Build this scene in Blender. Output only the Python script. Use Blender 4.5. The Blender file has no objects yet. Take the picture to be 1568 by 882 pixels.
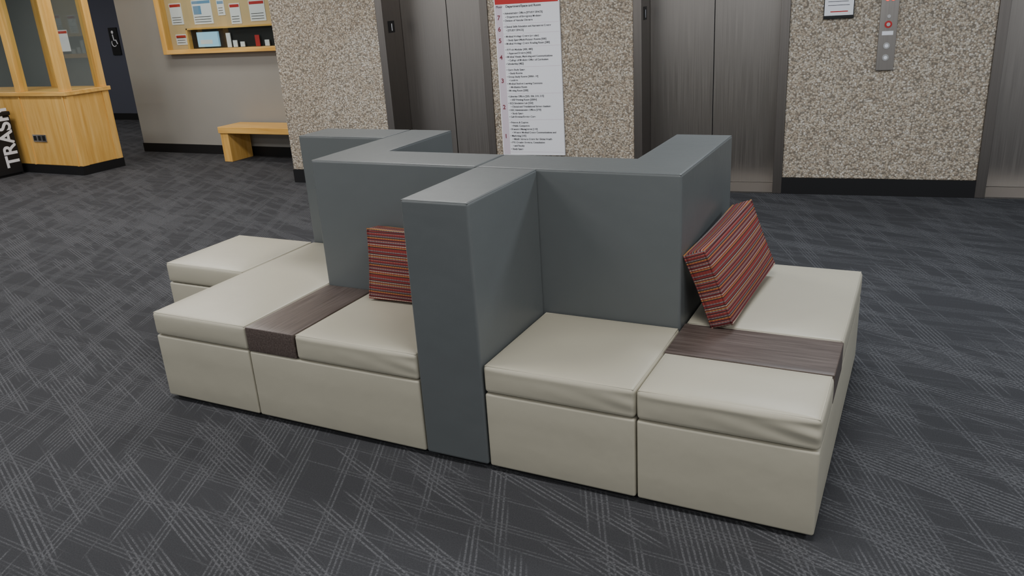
import bpy, bmesh, math, random
from mathutils import Vector, Matrix
random.seed(4)
S=bpy.context.scene
COL=S.collection
# ---------------------------------------------------------------- helpers
def empty(name,loc=(0,0,0),rz=0):
    e=bpy.data.objects.new(name,None); e.location=loc; e.rotation_euler=(0,0,rz); e.empty_display_size=.1
    COL.objects.link(e); return e
def link(me,name,mat,parent=None,smooth=False):
    o=bpy.data.objects.new(name,me)
    if mat: me.materials.append(mat)
    if parent: o.parent=parent
    COL.objects.link(o)
    if smooth:
        for p in me.polygons: p.use_smooth=True
    return o
def rnd_box(name,mat,b,r=.012,parent=None,puff=0.0,n=10,fold=None):
    """rounded, optionally crowned upholstery block. b=(x0,x1,y0,y1,z0,z1)"""
    x0,x1,y0,y1,z0,z1=b
    lo=Vector((x0,y0,z0)); hi=Vector((x1,y1,z1))
    def ax(a,c,k):
        rr=min(r,(c-a)/2.01)
        L=[a,a+.12*rr,a+.35*rr,a+.65*rr,a+rr]
        R=[c-rr,c-.65*rr,c-.35*rr,c-.12*rr,c]
        M=[a+rr+(c-a-2*rr)*i/k for i in range(1,k)]
        return L+M+R
    X=ax(x0,x1,n);Y=ax(y0,y1,n);Z=ax(z0,z1,max(2,n//3) if not fold else 24)
    vid={};vs=[];fs=[]
    cen=(lo+hi)/2; hs=(hi-lo)/2
    def V(x,y,z):
        k=(round(x,6),round(y,6),round(z,6))
        if k in vid: return vid[k]
        p=Vector((x,y,z)); c=Vector([min(max(p[i],lo[i]+min(r,hs[i]*.99)),hi[i]-min(r,hs[i]*.99)) for i in range(3)])
        d=p-c; q=c+d.normalized()*min(r,min(hs)*.99) if d.length>1e-9 else p
        if puff:
            u=(q.x-cen.x)/hs.x; v=(q.y-cen.y)/hs.y; w=(q.z-cen.z)/hs.z
            u=max(-1,min(1,u));v=max(-1,min(1,v))
            if w>0: q.z+=puff*w*(1-u**4)*(1-v**4)
            ww=max(0,1-w*w)
            q.x+=puff*.35*u**3*(1-v**6)*ww*abs(u); q.y+=puff*.35*v**3*(1-u**6)*ww*abs(v)
            if fold:   # slack leather fold sagging from the outer front corner
                dd=x1-q.x; fr=max(0,1-(q.y-y0)/.03)
                q.y+=fold*fr*math.exp(-dd/.13)*ww*math.sin((q.z-z0-.22*dd)/(z1-z0)*11.0)
                q.y-=fold*1.1*fr*math.exp(-((q.z-z1+.016)/.012)**2)*(1-u**8)*.5
        vid[k]=len(vs); vs.append(q); return vid[k]
    def grid(A,B,f,flip):
        for i in range(len(A)-1):
            for j in range(len(B)-1):
                q=[V(*f(A[i],B[j])),V(*f(A[i+1],B[j])),V(*f(A[i+1],B[j+1])),V(*f(A[i],B[j+1]))]
                if flip:q.reverse()
                fs.append(q)
    grid(X,Y,lambda a,c:(a,c,z1),False);grid(X,Y,lambda a,c:(a,c,z0),True)
    grid(X,Z,lambda a,c:(a,y0,c),False);grid(X,Z,lambda a,c:(a,y1,c),True)
    grid(Y,Z,lambda a,c:(x1,a,c),False);grid(Y,Z,lambda a,c:(x0,a,c),True)
    me=bpy.data.meshes.new(name); me.from_pydata([tuple(v) for v in vs],[],fs); me.update()
    bm=bmesh.new(); bm.from_mesh(me); bmesh.ops.recalc_face_normals(bm,faces=bm.faces[:]); bm.to_mesh(me); bm.free()
    return link(me,name,mat,parent,True)
def box(name,mat,b,parent=None,bev=0.0,seg=2):
    x0,x1,y0,y1,z0,z1=b
    bm=bmesh.new(); bmesh.ops.create_cube(bm,size=1)
    for v in bm.verts:
        v.co=Vector(((x0+x1)/2+v.co.x*(x1-x0),(y0+y1)/2+v.co.y*(y1-y0),(z0+z1)/2+v.co.z*(z1-z0)))
    if bev: bmesh.ops.bevel(bm,geom=bm.edges[:],offset=bev,segments=seg,affect='EDGES',profile=.5)
    me=bpy.data.meshes.new(name); bm.to_mesh(me); bm.free()
    return link(me,name,mat,parent)
def prism(name,mat,poly,z0,z1,parent=None,bev=.012):
    bm=bmesh.new()
    vs=[bm.verts.new((x,y,z0)) for x,y in poly]
    f=bm.faces.new(vs); r=bmesh.ops.extrude_face_region(bm,geom=[f])
    for e in r['geom']:
        if isinstance(e,bmesh.types.BMVert): e.co.z=z1
    bmesh.ops.recalc_face_normals(bm,faces=bm.faces[:])
    bmesh.ops.bevel(bm,geom=bm.edges[:],offset=bev,segments=4,affect='EDGES',profile=.5)
    me=bpy.data.meshes.new(name); bm.to_mesh(me); bm.free()
    o=link(me,name,mat,parent,True)
    m=o.modifiers.new('wn','WEIGHTED_NORMAL'); m.keep_sharp=False; m.weight=80
    return o
def tube(name,mat,pts,rad,parent=None,cyc=False):
    cu=bpy.data.curves.new(name,'CURVE'); cu.dimensions='3D'; cu.bevel_depth=rad; cu.bevel_resolution=2
    sp=cu.splines.new('POLY'); sp.points.add(len(pts)-1)
    for p,q in zip(sp.points,pts): p.co=(*q,1)
    sp.use_cyclic_u=cyc
    cu.materials.append(mat)
    o=bpy.data.objects.new(name,cu); COL.objects.link(o)
    if parent:o.parent=parent
    return o
def cyl(name,mat,c,r,d,axis='y',parent=None,n=32):
    bm=bmesh.new(); bmesh.ops.create_cone(bm,cap_ends=True,segments=n,radius1=r,radius2=r,depth=d)
    if axis=='y': bmesh.ops.rotate(bm,matrix=Matrix.Rotation(math.pi/2,3,'X'),verts=bm.verts)
    if axis=='x': bmesh.ops.rotate(bm,matrix=Matrix.Rotation(math.pi/2,3,'Y'),verts=bm.verts)
    bmesh.ops.translate(bm,vec=c,verts=bm.verts)
    me=bpy.data.meshes.new(name); bm.to_mesh(me); bm.free()
    return link(me,name,mat,parent)
def text(name,mat,s,size,mtx,parent=None,align='LEFT',bold=0.0):
    cu=bpy.data.curves.new(name,'FONT'); cu.body=s; cu.size=size; cu.align_x=align; cu.offset=bold; cu.extrude=.0006
    tmp=bpy.data.objects.new(name+'_t',cu); COL.objects.link(tmp)
    bpy.context.view_layer.update()
    me=bpy.data.meshes.new_from_object(tmp.evaluated_get(bpy.context.evaluated_depsgraph_get()))
    bpy.data.objects.remove(tmp); me.transform(mtx); me.name=name
    me.materials.clear()
    return link(me,name,mat,parent)
def MT(x,y,z,face='-y',roll=0):
    base={'-y':Matrix(((1,0,0),(0,0,-1),(0,1,0))),'+x':Matrix(((0,0,1),(1,0,0),(0,1,0)))}[face]
    return Matrix.Translation((x,y,z))@base.to_4x4()@Matrix.Rotation(roll,4,'Z')
# ---------------------------------------------------------------- materials
class N:
    def __init__(s,name,rough=.5,spec=.5,metal=0,col=(.5,.5,.5)):
        s.m=bpy.data.materials.new(name); s.m.use_nodes=True; s.t=s.m.node_tree; s.b=s.t.nodes['Principled BSDF']
        s.b.inputs['Roughness'].default_value=rough; s.b.inputs['Metallic'].default_value=metal
        s.b.inputs['Specular IOR Level'].default_value=spec; s.b.inputs['Base Color'].default_value=(*col,1)
    def n(s,t,**k):
        x=s.t.nodes.new(t)
        for a,b in k.items(): setattr(x,a,b)
        return x
    def l(s,a,b): s.t.links.new(a,b)
    def co(s,scale=(1,1,1),rot=(0,0,0),out='Object'):
        c=s.n('ShaderNodeTexCoord'); m=s.n('ShaderNodeMapping'); m.inputs['Scale'].default_value=scale; m.inputs['Rotation'].default_value=rot
        s.l(c.outputs[out],m.inputs[0]); return m.outputs[0]
    def noise(s,vec,scale,detail=3,rough=.5):
        x=s.n('ShaderNodeTexNoise'); x.inputs['Scale'].default_value=scale; x.inputs['Detail'].default_value=detail; x.inputs['Roughness'].default_value=rough
        s.l(vec,x.inputs['Vector']); return x.outputs['Fac']
    def ramp(s,fac,stops,interp='LINEAR'):
        r=s.n('ShaderNodeValToRGB'); r.color_ramp.interpolation=interp; e=r.color_ramp.elements
        while len(e)<len(stops): e.new(.5)
        for x,(p,c) in zip(e,stops):
            x.position=p; x.color=(*c,1) if len(c)==3 else c
        s.l(fac,r.inputs[0]); return r.outputs[0]
    def mul(s,a,b,op='MULTIPLY'):
        m=s.n('ShaderNodeMath',operation=op)
        for i,v in enumerate((a,b)):
            if isinstance(v,(int,float)): m.inputs[i].default_value=v
            else: s.l(v,m.inputs[i])
        return m.outputs[0]
    def mix(s,f,a,b,bt='MIX'):
        m=s.n('ShaderNodeMix',data_type='RGBA',blend_type=bt)
        for i,v in ((0,f),(6,a),(7,b)):
            if isinstance(v,(int,float)): m.inputs[i].default_value=v
            elif isinstance(v,tuple): m.inputs[i].default_value=(*v,1)
            else: s.l(v,m.inputs[i])
        return m.outputs[2]
    def bump(s,h,st=.2,dist=.005):
        b=s.n('ShaderNodeBump'); b.inputs['Strength'].default_value=st; b.inputs['Distance'].default_value=dist
        s.l(h,b.inputs['Height']); s.l(b.outputs[0],s.b.inputs['Normal'])
    def c(s,o): s.l(o,s.b.inputs['Base Color'])
def g(v): return (v,v,v)
def vinyl(name,c,rough):
    m=N(name,rough,.45); v=m.co()
    m.c(m.mix(m.noise(v,3,3),tuple(x*.95 for x in c),tuple(x*1.05 for x in c)))
    h=m.mul(m.noise(v,900,2),m.mul(m.noise(v,7,3),16),'ADD'); m.bump(h,.14,.0014); return m.m
M_BEIGE=vinyl('beige_vinyl',(.43,.405,.325),.40)
M_GREY=vinyl('slate_vinyl',(.103,.114,.118),.38)
M_SEAMG=N('grey_piping',.5,.4,0,(.080,.088,.092)).m
M_BLACK=N('black_plastic',.5,.3,0,(.012,.012,.013)).m
M_WHITE=N('white_paper',.7,.3,0,(.80,.81,.86)).m
M_RED=N('red_print',.6,.3,0,(.45,.03,.03)).m
M_MAROON=N('maroon_print',.6,.3,0,(.20,.04,.06)).m
M_INK=N('ink',.7,.2,0,(.05,.05,.055)).m
M_PINK=N('pale_mauve_print',.7,.3,0,(.62,.54,.62)).m
M_BLUE=N('blue_print',.7,.3,0,(.15,.3,.5)).m
# carpet
m=N('carpet',.95,.1)
def streak(ang,along,across,spacing):
    v=m.co(rot=(0,0,ang))
    sp=m.n('ShaderNodeMapping'); sp.inputs['Scale'].default_value=(along,across,1); m.l(v,sp.inputs[0])
    msk=m.ramp(m.noise(sp.outputs[0],1,2,.6),[(.50,g(0)),(.55,g(1))])
    wv=m.n('ShaderNodeTexWave',wave_type='BANDS',bands_direction='Y'); wv.inputs['Scale'].default_value=math.pi/10/spacing
    wv.inputs['Distortion'].default_value=0; m.l(v,wv.inputs[0])
    ln=m.ramp(wv.outputs['Fac'],[(.55,g(0)),(.8,g(1))])
    return m.mul(msk,ln)
a=streak(math.radians(-157),1.0,8,.019); b=streak(math.radians(-114),1.0,8,.019); c3=streak(math.radians(-178),.8,12,.016)
v=m.co()
s_=m.mul(m.mul(a,m.mul(b,.85),'MAXIMUM'),m.mul(c3,.6),'MAXIMUM')
dots=m.ramp(m.noise(v,130,2),[(.35,g(.15)),(.6,g(1))])
fac=m.mul(s_,dots)
base=m.mix(m.noise(v,200,2,.7),(.022,.023,.026),(.066,.067,.073))
m.c(m.mix(m.mul(fac,.52),base,(.170,.173,.186)))
m.bump(m.noise(v,260,2),.6,.004); M_CARPET=m.m
# exposed aggregate stone
def stone(name,tint):
    m=N(name,.85,.25); v=m.co()
    vo=m.n('ShaderNodeTexVoronoi',feature='F1'); vo.inputs['Scale'].default_value=74; m.l(v,vo.inputs[0])
    sep=m.n('ShaderNodeSeparateColor'); m.l(vo.outputs['Color'],sep.inputs[0])
    peb=m.ramp(sep.outputs[0],[(0,(.36,.30,.245)),(.15,(.49,.42,.34)),(.4,(.60,.53,.44)),(.62,(.66,.61,.54)),(.82,(.44,.41,.37)),(.92,(.78,.75,.70))],'CONSTANT')
    edge=m.ramp(vo.outputs['Distance'],[(.42,g(0)),(.82,g(1))])
    m.c(m.mix(1.0,m.mix(edge,peb,(.22,.195,.165)),tint,'MULTIPLY'))
    inv=m.mul(1,vo.outputs['Distance'],'SUBTRACT'); m.bump(inv,.8,.006); return m.m
M_STONE=stone('aggregate_stone',(.86,.83,.78))
# steel
m=N('brushed_steel',.33,.5,1.0); v=m.co((60,60,.7)); n=m.noise(v,2.5,3)
m.c(m.mix(n,(.285,.262,.245),(.385,.36,.335))); r=m.mul(m.mul(n,.2),.25,'ADD'); m.l(r,m.b.inputs['Roughness']); M_STEEL=m.m
m=N('dark_bronze_steel',.4,.5,1.0); v=m.co((60,60,.7)); n=m.noise(v,2.5,3)
m.c(m.mix(n,(.18,.163,.152),(.26,.24,.223))); M_STEELD=m.m
M_SILVER=N('silver',.3,.5,1.0,(.6,.6,.6)).m
# wood laminate
def woodlam(name,sc,rot=(0,0,0)):
    m=N(name,.36,.5); v=m.co(sc,rot); n=m.noise(v,1,4,.65)
    m.c(m.ramp(n,[(.3,(.048,.034,.029)),(.5,(.088,.066,.058)),(.7,(.135,.108,.096))])); m.bump(n,.1,.001); return m.m
M_WLY=woodlam('walnut_laminate_y',(130,4,130)); M_WLX=woodlam('walnut_laminate_x',(4,130,130))
def maple(name,sc):
    m=N(name,.4,.4); v=m.co(sc); n=m.noise(v,1,4,.6)
    m.c(m.ramp(n,[(.3,(.64,.34,.075)),(.55,(.76,.45,.125)),(.75,(.84,.54,.19))])); return m.m
M_MAPV=maple('maple_vertical',(18,18,1.5)); M_MAPH=maple('maple_horizontal',(1.5,18,18))
# walls
def paint(name,c):
    m=N(name,.8,.2); v=m.co(); m.c(m.mix(m.noise(v,2,2),tuple(x*.95 for x in c),tuple(x*1.05 for x in c))); m.bump(m.noise(v,250,2),.1,.002); return m.m
M_GWALL=paint('taupe_paint',(.30,.29,.268)); M_HALL=paint('slate_paint',(.085,.09,.12)); M_CEIL=paint('ceiling_white',(.7,.7,.68)); M_OFF=paint('office_grey_paint',(.30,.315,.31))
M_CORK=paint('tan_board',(.62,.45,.25))
# glass
m=N('glass'); t=m.t; gl=m.n('ShaderNodeBsdfGlossy'); gl.inputs['Roughness'].default_value=.02; tr=m.n('ShaderNodeBsdfTransparent'); tr.inputs[0].default_value=(.92,.95,.94,1)
mx=m.n('ShaderNodeMixShader'); mx.inputs[0].default_value=.05; m.l(tr.outputs[0],mx.inputs[1]); m.l(gl.outputs[0],mx.inputs[2]); m.l(mx.outputs[0],t.nodes['Material Output'].inputs[0]); M_GLASS=m.m
def emis(name,c,s):
    m=N(name,col=c); m.b.inputs['Emission Color'].default_value=(*c,1); m.b.inputs['Emission Strength'].default_value=s; return m.m
M_REDL=emis('red_indicator',(1,.05,.03),1.5); M_SCREEN=emis('screen_glow',(.25,.45,.6),.7)
# striped fabric (stripes run along the long side)
def fabric(name,axis):
    m=N(name,.9,.12)
    tc=m.n('ShaderNodeTexCoord'); sx=m.n('ShaderNodeSeparateXYZ'); m.l(tc.outputs['Object'],sx.inputs[0])
    per=m.mul(m.mul(sx.outputs[axis],1/.125),0.45,'ADD'); frc=m.n('ShaderNodeMath',operation='FRACT'); m.l(per,frc.inputs[0])
    R1=(.225,.038,.034);R2=(.125,.024,.028);OR=(.36,.17,.055);CR=(.36,.30,.235);DK=(.035,.024,.03);GR=(.17,.15,.15);PK=(.28,.095,.085)
    seq=[R1,R1,DK,OR,R1,CR,R2,R2,GR,PK,DK,R1,OR,DK,GR,R2,R1,PK,DK,R1,GR,OR,R2,CR,DK,R1,R2,GR,R1]
    col=m.ramp(frc.outputs[0],[(i/len(seq),c) for i,c in enumerate(seq)],'CONSTANT')
    vd=m.co((150,150,1) if axis==2 else (150,1,150)); vx=m.n('ShaderNodeTexChecker'); vx.inputs['Scale'].default_value=1; m.l(vd,vx.inputs[0])
    m.c(m.mix(m.mul(vx.outputs[1],.38),col,(.10,.032,.034))); m.bump(vx.outputs[1],.3,.001); return m.m
M_STRIPE=fabric('striped_fabric',2); M_STRIPE_T=fabric('striped_fabric_gusset',1)
# ---------------------------------------------------------------- room shell
OX,OY,A=.33,4.80,.105
box('floor',M_CARPET,(-15,7,-7,9.5,-.05,0))
box('ceiling',M_CEIL,(-15,7,-7,9.5,3.0,3.1))
box('wall_back_left',M_GWALL,(-8.49,-4.2,5.53,5.65,0,3.0))
box('baseboard_back_left',M_BLACK,(-8.495,-4.2,5.515,5.53,0,.12))
box('wall_hallway',M_HALL,(-12.6,-4.2,8.2,8.3,0,3.0))
box('baseboard_hallway',M_BLACK,(-12.6,-4.2,8.185,8.2,0,.12))
box('wall_hallway_end',M_OFF,(-15,-12.6,8.2,8.3,0,3.0))
box('wall_left',M_OFF,(-15,-14.9,-7,8.2,0,3.0))
def pillar(name,s0,s1):
    e=empty(name,(OX,OY,0),A)
    box('stone_face',M_STONE,(s0,s1,0,.7,.14,3.0),e,.006)
    box('black_base',M_BLACK,(s0-.001,s1+.001,-.012,.7,0,.14),e)
    return e
pillar('wall_pillar',-5.02,-3.80); pillar('wall_pillar',-2.64,-1.29); pillar('wall_pillar',0,1.48); pillar('wall_pillar',2.76,5.5)
def elevator(s0,s1):
    e=empty('elevator',(OX,OY,0),A); w=.075; d=.36; h=2.13
    box('jamb_left',M_STEELD,(s0,s0+w,-.012,d+.1,0,h),e,.004)
    box('jamb_right',M_STEELD,(s1-w,s1,-.012,d+.1,0,h),e,.004)
    box('header',M_STEELD,(s0,s1,-.012,d+.1,h,h+w),e,.004)
    mid=(s0+s1)/2
    box('door_panel_left',M_STEEL,(s0+w,mid-.003,d,d+.04,.012,h),e,.003)
    box('door_panel_right',M_STEEL,(mid+.003,s1-w,d,d+.04,.012,h),e,.003)
    box('door_gap',M_BLACK,(mid-.004,mid+.004,d+.01,d+.03,.012,h),e)
    box('sill',M_STEEL,(s0+w,s1-w,-.01,d+.05,0,.012),e)
    box('transom',M_STONE,(s0,s1,.02,.6,h+w,3.0),e)
    box('floor_plate',M_BLACK,(s0+w,s0+w+.004,.08,.20,1.49,1.60),e)
    text('floor_number',M_WHITE,'1',.09,MT(s0+w+.005,.12,1.51,'+x'),e,bold=.003)
elevator(-3.80,-2.64); elevator(-1.29,0); elevator(1.48,2.76)
# ---------------------------------------------------------------- directory poster
e=empty('elevator_directory_sign',(OX,OY,0),A)
s0,s1,z0,z1=-2.565,-1.945,.32,1.765
box('panel',M_WHITE,(s0,s1,-.022,-.001,z0,z1),e,.002)
box('header_band',M_RED,(s0+.01,s1-.01,-.0235,-.021,z1-.075,z1-.005),e)
box('number_column',M_PINK,(s0+.01,s0+.075,-.023,-.021,z0+.01,z1-.08),e)
text('title',M_INK,'Floor    Department/Space and Room',.028,MT(s0+.02,-.0232,z1-.105),e,bold=.0006)
rows=[('7',3,.0),('6',2,0),('5',3,0),('4',5,0),('3',7,0),('2',7,0),('1',9,0)]
lines=["Administrative Offices [STUDY SPACE]","Department of Emergency Medicine","Division of Vascular Diseases","Clinical Skills Education and Assessment Center","[STUDY SPACE]","Medical Heritage Center (see also)","Study Space/Multi-Purpose Rooms [500]","Medical Heritage Center Reading Room [580]","IT/Tech Modular [400, 480]","Apps and Devices [450]","Medical Visuals, Marketing and Communications","College of Medicine Office of Curriculum","Scholarship [482]","Quiet Study Space","Study Rooms","Group Study Rooms [300A - H]","Lockers","Medical Student Learning Commons","Meditation Room","Meeting Room [200]","Librarian Offices [205, 206, 210, 215]","HSP Printing Room [200N]","ECS Simulation Lab [220]","Clinical and Translational Science Institute","HSC Administrative Offices [290]","Study Space","Cafe/Seminar/Service Core","Printers & Copiers","Public Computers","Resource Management [110]","Wexner Medical Center Communications and","Marketing [105]","Middle Sciences Center for Global Health","FYI: Creative Services, Consultation","and Faculty","Study Space"]
z=z1-.14; li=0; pitch=(z-z0-.02)/(sum(r[1] for r in rows)+.7*7)
for num,k,_ in rows:
    text('number_'+num,M_MAROON,num,.055,MT(s0+.026,-.0235,z-pitch*k*.5-.02),e,bold=.0015)
    for i in range(k):
        text('entry',M_INK,'• '+lines[li%len(lines)],.0225,MT(s0+.085+(.02 if i%2 else 0),-.0225,z-.022),e,bold=.0006); li+=1; z-=pitch
    z-=pitch*.7
    box('rule',M_PINK,(s0+.01,s1-.01,-.0228,-.021,z+pitch*.3,z+pitch*.3+.003),e)
def join_children(par,match,newname):
    obs=[o for o in par.children if o.name.startswith(match)]
    bm=bmesh.new()
    for o in obs: bm.from_mesh(o.data)
    me=bpy.data.meshes.new(newname); bm.to_mesh(me); bm.free(); mt=obs[0].data.materials[0]
    for o in obs: bpy.data.objects.remove(o)
    link(me,newname,mt,par)
join_children(e,'entry','entries'); join_children(e,'rule','rules')
# ---------------------------------------------------------------- call panel & notice
e=empty('elevator_call_panel',(OX,OY,0),A)
box('plate',M_STEEL,(.665,.795,-.02,-.001,1.02,1.76),e,.004)
for zz in (1.12,1.21):
    cyl('button_ring',M_SILVER,(.73,-.022,zz),.024,.01,parent=e); cyl('button',M_WHITE,(.73,-.026,zz),.013,.01,parent=e)
cyl('fire_ring',M_RED,(.73,-.022,1.37),.027,.008,parent=e); cyl('fire_key',M_SILVER,(.73,-.026,1.37),.014,.012,parent=e)
cyl('key_lock',M_SILVER,(.73,-.023,1.43),.013,.012,parent=e); cyl('lamp',M_REDL,(.75,-.023,1.56),.016,.01,parent=e); cyl('lamp',M_REDL,(.71,-.023,1.56),.016,.01,parent=e)
box('instruction_plate',M_WHITE,(.69,.77,-.0215,-.019,1.29,1.32),e)
e=empty('framed_notice',(OX,OY,0),A)
box('frame',M_BLACK,(.25,.475,-.02,-.001,1.43,1.78),e,.003); box('paper',M_WHITE,(.256,.469,-.022,-.018,1.455,1.77),e)
box('footer_band',M_RED,(.30,.43,-.0225,-.02,1.48,1.488),e)
for i in range(7): box('text_line',M_INK,(.28,.44-.01*(i%3),-.0225,-.02,1.53+i*.028,1.534+i*.028),e)
# ---------------------------------------------------------------- display case on back left wall
e=empty('display_case'); y=5.53
box('back_board',M_CORK,(-7.56,-5.0,y-.02,y-.001,1.33,2.4),e)
box('frame_left',M_MAPV,(-7.61,-7.53,y-.12,y-.001,1.31,2.45),e,.004); box('frame_right',M_MAPV,(-5.05,-4.97,y-.12,y-.001,1.31,2.45),e,.004)
box('frame_bottom',M_MAPH,(-7.53,-5.05,y-.12,y-.001,1.31,1.365),e,.004); box('frame_top',M_MAPH,(-7.53,-5.05,y-.12,y-.001,2.39,2.45),e,.004)
box('glass_front',M_GLASS,(-7.53,-5.05,y-.105,y-.10,1.365,2.39),e)
box('dark_shelf_bay',M_BLACK,(-7.14,-5.05,y-.03,y-.018,1.37,1.60),e); box('shelf_rail',M_MAPH,(-7.16,-5.05,y-.09,y-.02,1.60,1.62),e); box('bay_post',M_MAPV,(-7.17,-7.14,y-.09,y-.02,1.365,1.62),e)
for i,(a,b_,c_,d_) in enumerate([(-7.45,-7.24,1.67,1.93),(-7.05,-6.72,1.66,1.95),(-6.42,-6.25,1.64,1.88),(-6.62,-6.50,1.75,1.93),(-7.43,-7.24,1.42,1.55),(-6.1,-5.85,1.66,1.9)]):
    box('poster',M_WHITE,(a,b_,y-.026,y-.019,c_,d_),e)
    box('poster_band',M_BLUE if i in(1,3) else M_RED,(a+.01,b_-.01,y-.028,y-.025,d_-.045,d_-.012),e)
    for k in range(3): box('poster_line',M_INK,(a+.02,b_-.03,y-.028,y-.025,c_+.025+k*.03,c_+.031+k*.03),e)
box('poster_photo',M_BLUE,(-7.03,-6.90,y-.029,y-.025,1.78,1.88),e)
box('screen',M_SCREEN,(-7.02,-6.66,y-.06,y-.03,1.385,1.565),e,.003)
box('screen_text',M_WHITE,(-6.97,-6.76,y-.062,y-.059,1.42,1.47),e)
for q,(xx,hh) in enumerate(((-6.52,.16),(-6.42,.07),(-6.30,.05),(-6.05,.12),(-5.9,.06))): box('brochure',M_RED if q==3 else M_WHITE,(xx,xx+.07,y-.06,y-.05,1.37,1.38+hh),e)
# ---------------------------------------------------------------- maple bench
e=empty('wooden_bench')
box('seat_slab',M_MAPH,(-6.54,-5.0,5.08,5.48,.36,.44),e,.006)
box('leg_left',M_MAPV,(-6.53,-6.40,5.10,5.47,0,.36),e,.004); box('leg_right',M_MAPV,(-5.15,-5.02,5.10,5.47,0,.36),e,.004)
# ---------------------------------------------------------------- wood & glass enclosure
e=empty('wood_glass_enclosure'); X0,X1,Y0,Y1=-10.6,-7.81,4.04,4.62
box('plinth',M_BLACK,(X0,X1+.01,Y0-.01,Y1+.01,0,.11),e)
box('dado',M_MAPV,(X0,X1,Y0,Y1,.11,.96),e,.004)
box('ledge',M_MAPH,(X0,X1+.03,Y0-.03,Y1+.03,.96,1.01),e,.006)
for xx in (X0+.05,-8.75,X1-.11):
    box('post',M_MAPV,(xx,xx+.11,Y0,Y0+.10,1.01,3.0),e,.004)
    box('post_back',M_MAPV,(xx,xx+.11,Y1-.09,Y1,1.01,3.0),e,.004)
for xx in (-8.70,X1-.06): box('batten',M_MAPV,(xx-.012,xx+.012,Y0-.012,Y0,.11,.96),e)
box('batten_side',M_MAPV,(X1,X1+.012,Y0,Y0+.09,.11,.96),e,.002);box('batten_side',M_MAPV,(X1,X1+.012,Y1-.09,Y1,.11,.96),e,.002)
box('top_rail',M_MAPH,(X0,X1,Y0,Y1,2.5,2.62),e,.004)
box('glass_front',M_GLASS,(X0,X1-.1,Y0+.045,Y0+.051,1.01,2.5),e); box('glass_side',M_GLASS,(X1-.055,X1-.049,Y0+.1,Y1-.09,1.01,2.5),e)
box('notice',M_WHITE,(-8.25,-8.05,Y1-.2,Y1-.195,1.45,1.70),e); box('notice_band',M_RED,(-8.25,-8.05,Y1-.202,Y1-.199,1.66,1.69),e)
box('outlet_plate',M_SILVER,(-8.62,-8.36,Y0-.012,Y0-.001,.40,.49),e,.002)
for k in range(3): box('receptacle',M_BLACK,(-8.60+k*.085,-8.55+k*.085,Y0-.015,Y0-.010,.415,.475),e,.002)
# ---------------------------------------------------------------- trash bin
e=empty('trash_bin'); xb=-8.86
box('body',M_BLACK,(xb-.5,xb,3.52,3.96,.02,.74),e,.015,3); box('lid',M_BLACK,(xb-.51,xb+.01,3.51,3.97,.74,.79),e,.012,3)
box('kick',M_BLACK,(xb-.48,xb-.02,3.54,3.94,0,.02),e)
text('label',M_WHITE,'TRASH',.24,MT(xb+.002,3.93,.11,'+x',math.pi/2),e,bold=.006)
e=empty('restroom_sign')
box('plate',M_BLACK,(-12.12,-11.90,8.18,8.199,1.18,1.66),e,.003)
cyl('head',M_WHITE,(-12.02,8.178,1.58),.028,.004,parent=e); tube('wheelchair',M_WHITE,[(-12.02,8.176,1.54),(-12.01,8.176,1.44),(-11.96,8.176,1.44),(-11.93,8.176,1.37)],.011,e)
tube('wheel',M_WHITE,[(-12.02+.06*math.cos(t*.3),8.176,1.39+.06*math.sin(t*.3)) for t in range(8,20)],.008,e)
# ---------------------------------------------------------------- modular sofa
sofa=empty('modular_lounge_sofa')
H=.455; C0=.342; T=1.083; G=.003
def base(name,x0,x1,y0,y1):
    rnd_box(name,M_BEIGE,(x0+G,x1-G,y0+G,y1-G,.022,C0-.003),.010,sofa,0)
    box(name+'_plinth',M_BLACK,(x0+.03,x1-.03,y0+.03,y1-.03,0,.03),sofa)
def cushion(name,x0,x1,y0,y1,puff=.012,fold=None):
    rnd_box(name,M_BEIGE,(x0+G,x1-G,y0+G,y1-G,C0,H),.016,sofa,puff,12 if not fold else 40,fold)
    i=.0075; z=H-.002
    p=[(x0+G+i,y0+G+i,z-.001),(x1-G-i,y0+G+i,z-.001),(x1-G-i,y1-G-i,z-.001),(x0+G+i,y1-G-i,z-.001)]
    tube(name+'_piping',M_BEIGE,p,.0032,sofa,True)
x0,x1,x2,x4,x5=-1.785,-1.195,-.292,.602,1.212; yA=.585; yS=.86; yP=1.46; yB=1.50; yD=1.188
base('base_front_left',x0,x1,0,yD); cushion('cushion_front_left',x0,x1,0,yD)
xw=-.918
base('base_seat_left',x1,x2,0,yA)
rnd_box('wood_insert_left',M_WLY,(x1+.002,xw-.002,.003,yA-.002,C0,H),.004,sofa)
cushion('cushion_seat_left',xw,x2,0,yA,fold=.002)
base('base_seat_center',0,x4,0,yA); cushion('cushion_seat_center',0,x4,0,yA,fold=.0022)
base('base_right',x4,x5,0,yB)
cushion('cushion_right_front',x4,x5,0,.340,fold=.0050); rnd_box('wood_insert_right',M_WLX,(x4+.002,x5-.002,.342,.640,C0,H),.004,sofa)
cushion('cushion_right_rear',x4,x5,.642,yB)
base('base_far_left',-2.375,x0,.60,yD); cushion('cushion_far_left',-2.375,x0,.60,yD)
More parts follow.
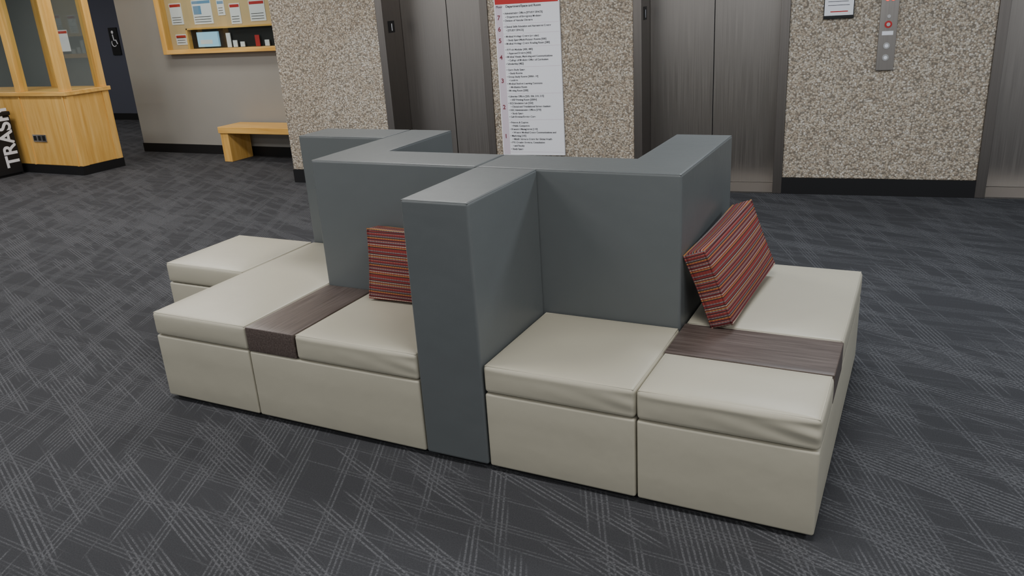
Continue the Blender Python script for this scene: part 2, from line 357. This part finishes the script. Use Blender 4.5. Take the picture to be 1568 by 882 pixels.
# rear side seats (hidden from the front)
base('base_rear_a',x1+.27,-.30,yS,yP); cushion('cushion_rear_a',x1+.27,-.30,yS,yP)
base('base_rear_b',-.30,x4-.27,yS,yP); cushion('cushion_rear_b',-.30,x4-.27,yS,yP)
Z0=.022
prism('back_end_panel',M_GREY,[(x2+G,0),(-G,0),(-G,yA-G),(x2+G,yA-G)],Z0,T,sofa)
prism('back_right',M_GREY,[(x2+.001,yA),(x4-G,yA),(x4-G,yP),(x4-.27,yP),(x4-.27,yS),(x2+.001,yS)],Z0,T,sofa)
prism('back_left',M_GREY,[(x1+G,yA),(x2-.001,yA),(x2-.001,yS),(x1+.27,yS),(x1+.27,yP),(x1+G,yP)],Z0,T,sofa)
prism('back_far_left',M_GREY,[(x0,yD+G),(x1-.001,yD+G),(x1-.001,yP),(x0,yP)],Z0,T,sofa)
for nm,b in (('a',(x2+.04,-.04,.03,yA)),('b',(x1+.04,x4-.04,yA+.03,yS-.03)),('c',(x0+.04,x1,yD+.03,yP-.03)),('d',(x4-.24,x4-.03,yS,yP-.03)),('e',(x1+.03,x1+.24,yS,yP-.03))):
    box('panel_plinth_'+nm,M_BLACK,(b[0],b[1],b[2],b[3],0,.03),sofa)
def piping(name,poly):
    tube(name,M_SEAMG,[(x,y,T-.004) for x,y in poly],.0028,sofa,True)
i=.0045
piping('piping_end',[(x2+G+i,i),(-G-i,i),(-G-i,yA-G-i),(x2+G+i,yA-G-i)])
piping('piping_right',[(x2+i,yA+i),(x4-G-i,yA+i),(x4-G-i,yP-i),(x4-.27+i,yP-i),(x4-.27+i,yS-i),(x2+i,yS-i)])
piping('piping_left',[(x1+G+i,yA+i),(x2-i,yA+i),(x2-i,yS-i),(x1+.27-i,yS-i),(x1+.27-i,yP-i),(x1+G+i,yP-i)])
piping('piping_far',[(x0+i,yD+G+i),(x1-i,yD+G+i),(x1-i,yP-i),(x0+i,yP-i)])
# ---------------------------------------------------------------- pillows (local: x length, y thickness, z height)
def pillow(L,Hh,D,loc,rot):
    e=rnd_box('throw_pillow',M_STRIPE,(-L/2,L/2,-D/2,D/2,-Hh/2,Hh/2),.020,None,0,14)
    e.data.materials.append(M_STRIPE_T)
    for p in e.data.polygons:
        if abs(p.normal.z)>.72: p.material_index=1
    for v in e.data.vertices:
        x,y,z=v.co; u=x/(L/2); w=z/(Hh/2)
        v.co.y=y*(1+.25*(1-u*u)*(1-w*w)); v.co.x*=1-.03*(1-w*w); v.co.z*=1-.035*(1-u*u)
    e.location=loc; e.rotation_euler=rot
    for sy in (-1,1):
        P=[(sx*(L/2-.006)*(1-.03*(1-b*b)),sy*(D/2-.004),b*(Hh/2-.006)*(1-.035*(1-a*a))) for a,b,sx in
           [(-1+k/6,-1,-1+k/6) for k in range(12)]+[(1,-1+k/6,1) for k in range(12)]+[(1-k/6,1,1-k/6) for k in range(12)]+[(-1,1-k/6,-1) for k in range(12)]]
        tube('piping',M_STRIPE,P,.0048,e,True)
    return e
pillow(.54,.335,.09,(-.566,.505,H+.177),(math.radians(-8),0,0))
pillow(.70,.33,.095,(.722,.955,H+.182),(math.radians(-21),math.radians(-3),math.radians(86.5)))
# ---------------------------------------------------------------- lighting
def area(loc,size,energy,col=(1,.97,.93),rot=(0,0,0),sy=None):
    l=bpy.data.lights.new('ceiling_light','AREA'); l.energy=energy; l.size=size; l.color=col
    if sy: l.shape='RECTANGLE'; l.size_y=sy
    o=bpy.data.objects.new('ceiling_light',l); o.location=loc; o.rotation_euler=rot; COL.objects.link(o)
for xx in (-8,-5,-2,1,4):
    for yy in (-3.5,-.5,2.5):
        area((xx,yy,2.96),1.2,(54 if yy>2 else 34 if yy<-3 else 44),sy=.6,col=(.86,.93,1) if (yy>2 and xx>0) else (1,.98,.95))
area((-6.6,4.4,2.95),1.2,34,sy=.5,col=(1,.95,.87)); area((-9.5,6.8,2.9),1.0,30); area((-9.2,4.33,2.95),1.0,12,sy=.3,col=(1,.93,.82)); area((-13,5.5,2.95),1.2,45)  # extra unseen lamps added to brighten display corner, hallway, enclosure and left wall
# cool spot added for bluish reflected light on the first pillar; fixture made up
l=bpy.data.lights.new('cool_pillar_fill','SPOT'); l.energy=42; l.color=(.62,.80,1); l.spot_size=math.radians(24); l.spot_blend=.45; l.shadow_soft_size=.05
o=bpy.data.objects.new('cool_pillar_fill',l); o.location=(-2.9,2.9,2.94); d=Vector((-3.62,4.33,.95))-o.location; o.rotation_euler=d.to_track_quat('-Z','Y').to_euler(); COL.objects.link(o)
w=bpy.data.worlds.new('World'); S.world=w; w.use_nodes=True; w.node_tree.nodes['Background'].inputs[0].default_value=(.92,.96,1,1); w.node_tree.nodes['Background'].inputs[1].default_value=.62
# ---------------------------------------------------------------- camera
yaw,pit,rol=0.4842,-0.3452,-0.0646
F=Vector((-math.sin(yaw)*math.cos(pit),math.cos(yaw)*math.cos(pit),math.sin(pit))); R0=Vector((math.cos(yaw),math.sin(yaw),0)); U0=R0.cross(F)
R=R0*math.cos(rol)+U0*math.sin(rol); U=-R0*math.sin(rol)+U0*math.cos(rol)
cd=bpy.data.cameras.new('camera'); cam=bpy.data.objects.new('camera',cd); COL.objects.link(cam)
M=Matrix((R,U,-F)).transposed().to_4x4(); M.translation=Vector((1.4087,-2.3897,1.7550)); cam.matrix_world=M
cd.sensor_width=36; cd.lens=1240.21/1568*36; cd.clip_start=.05
S.camera=cam
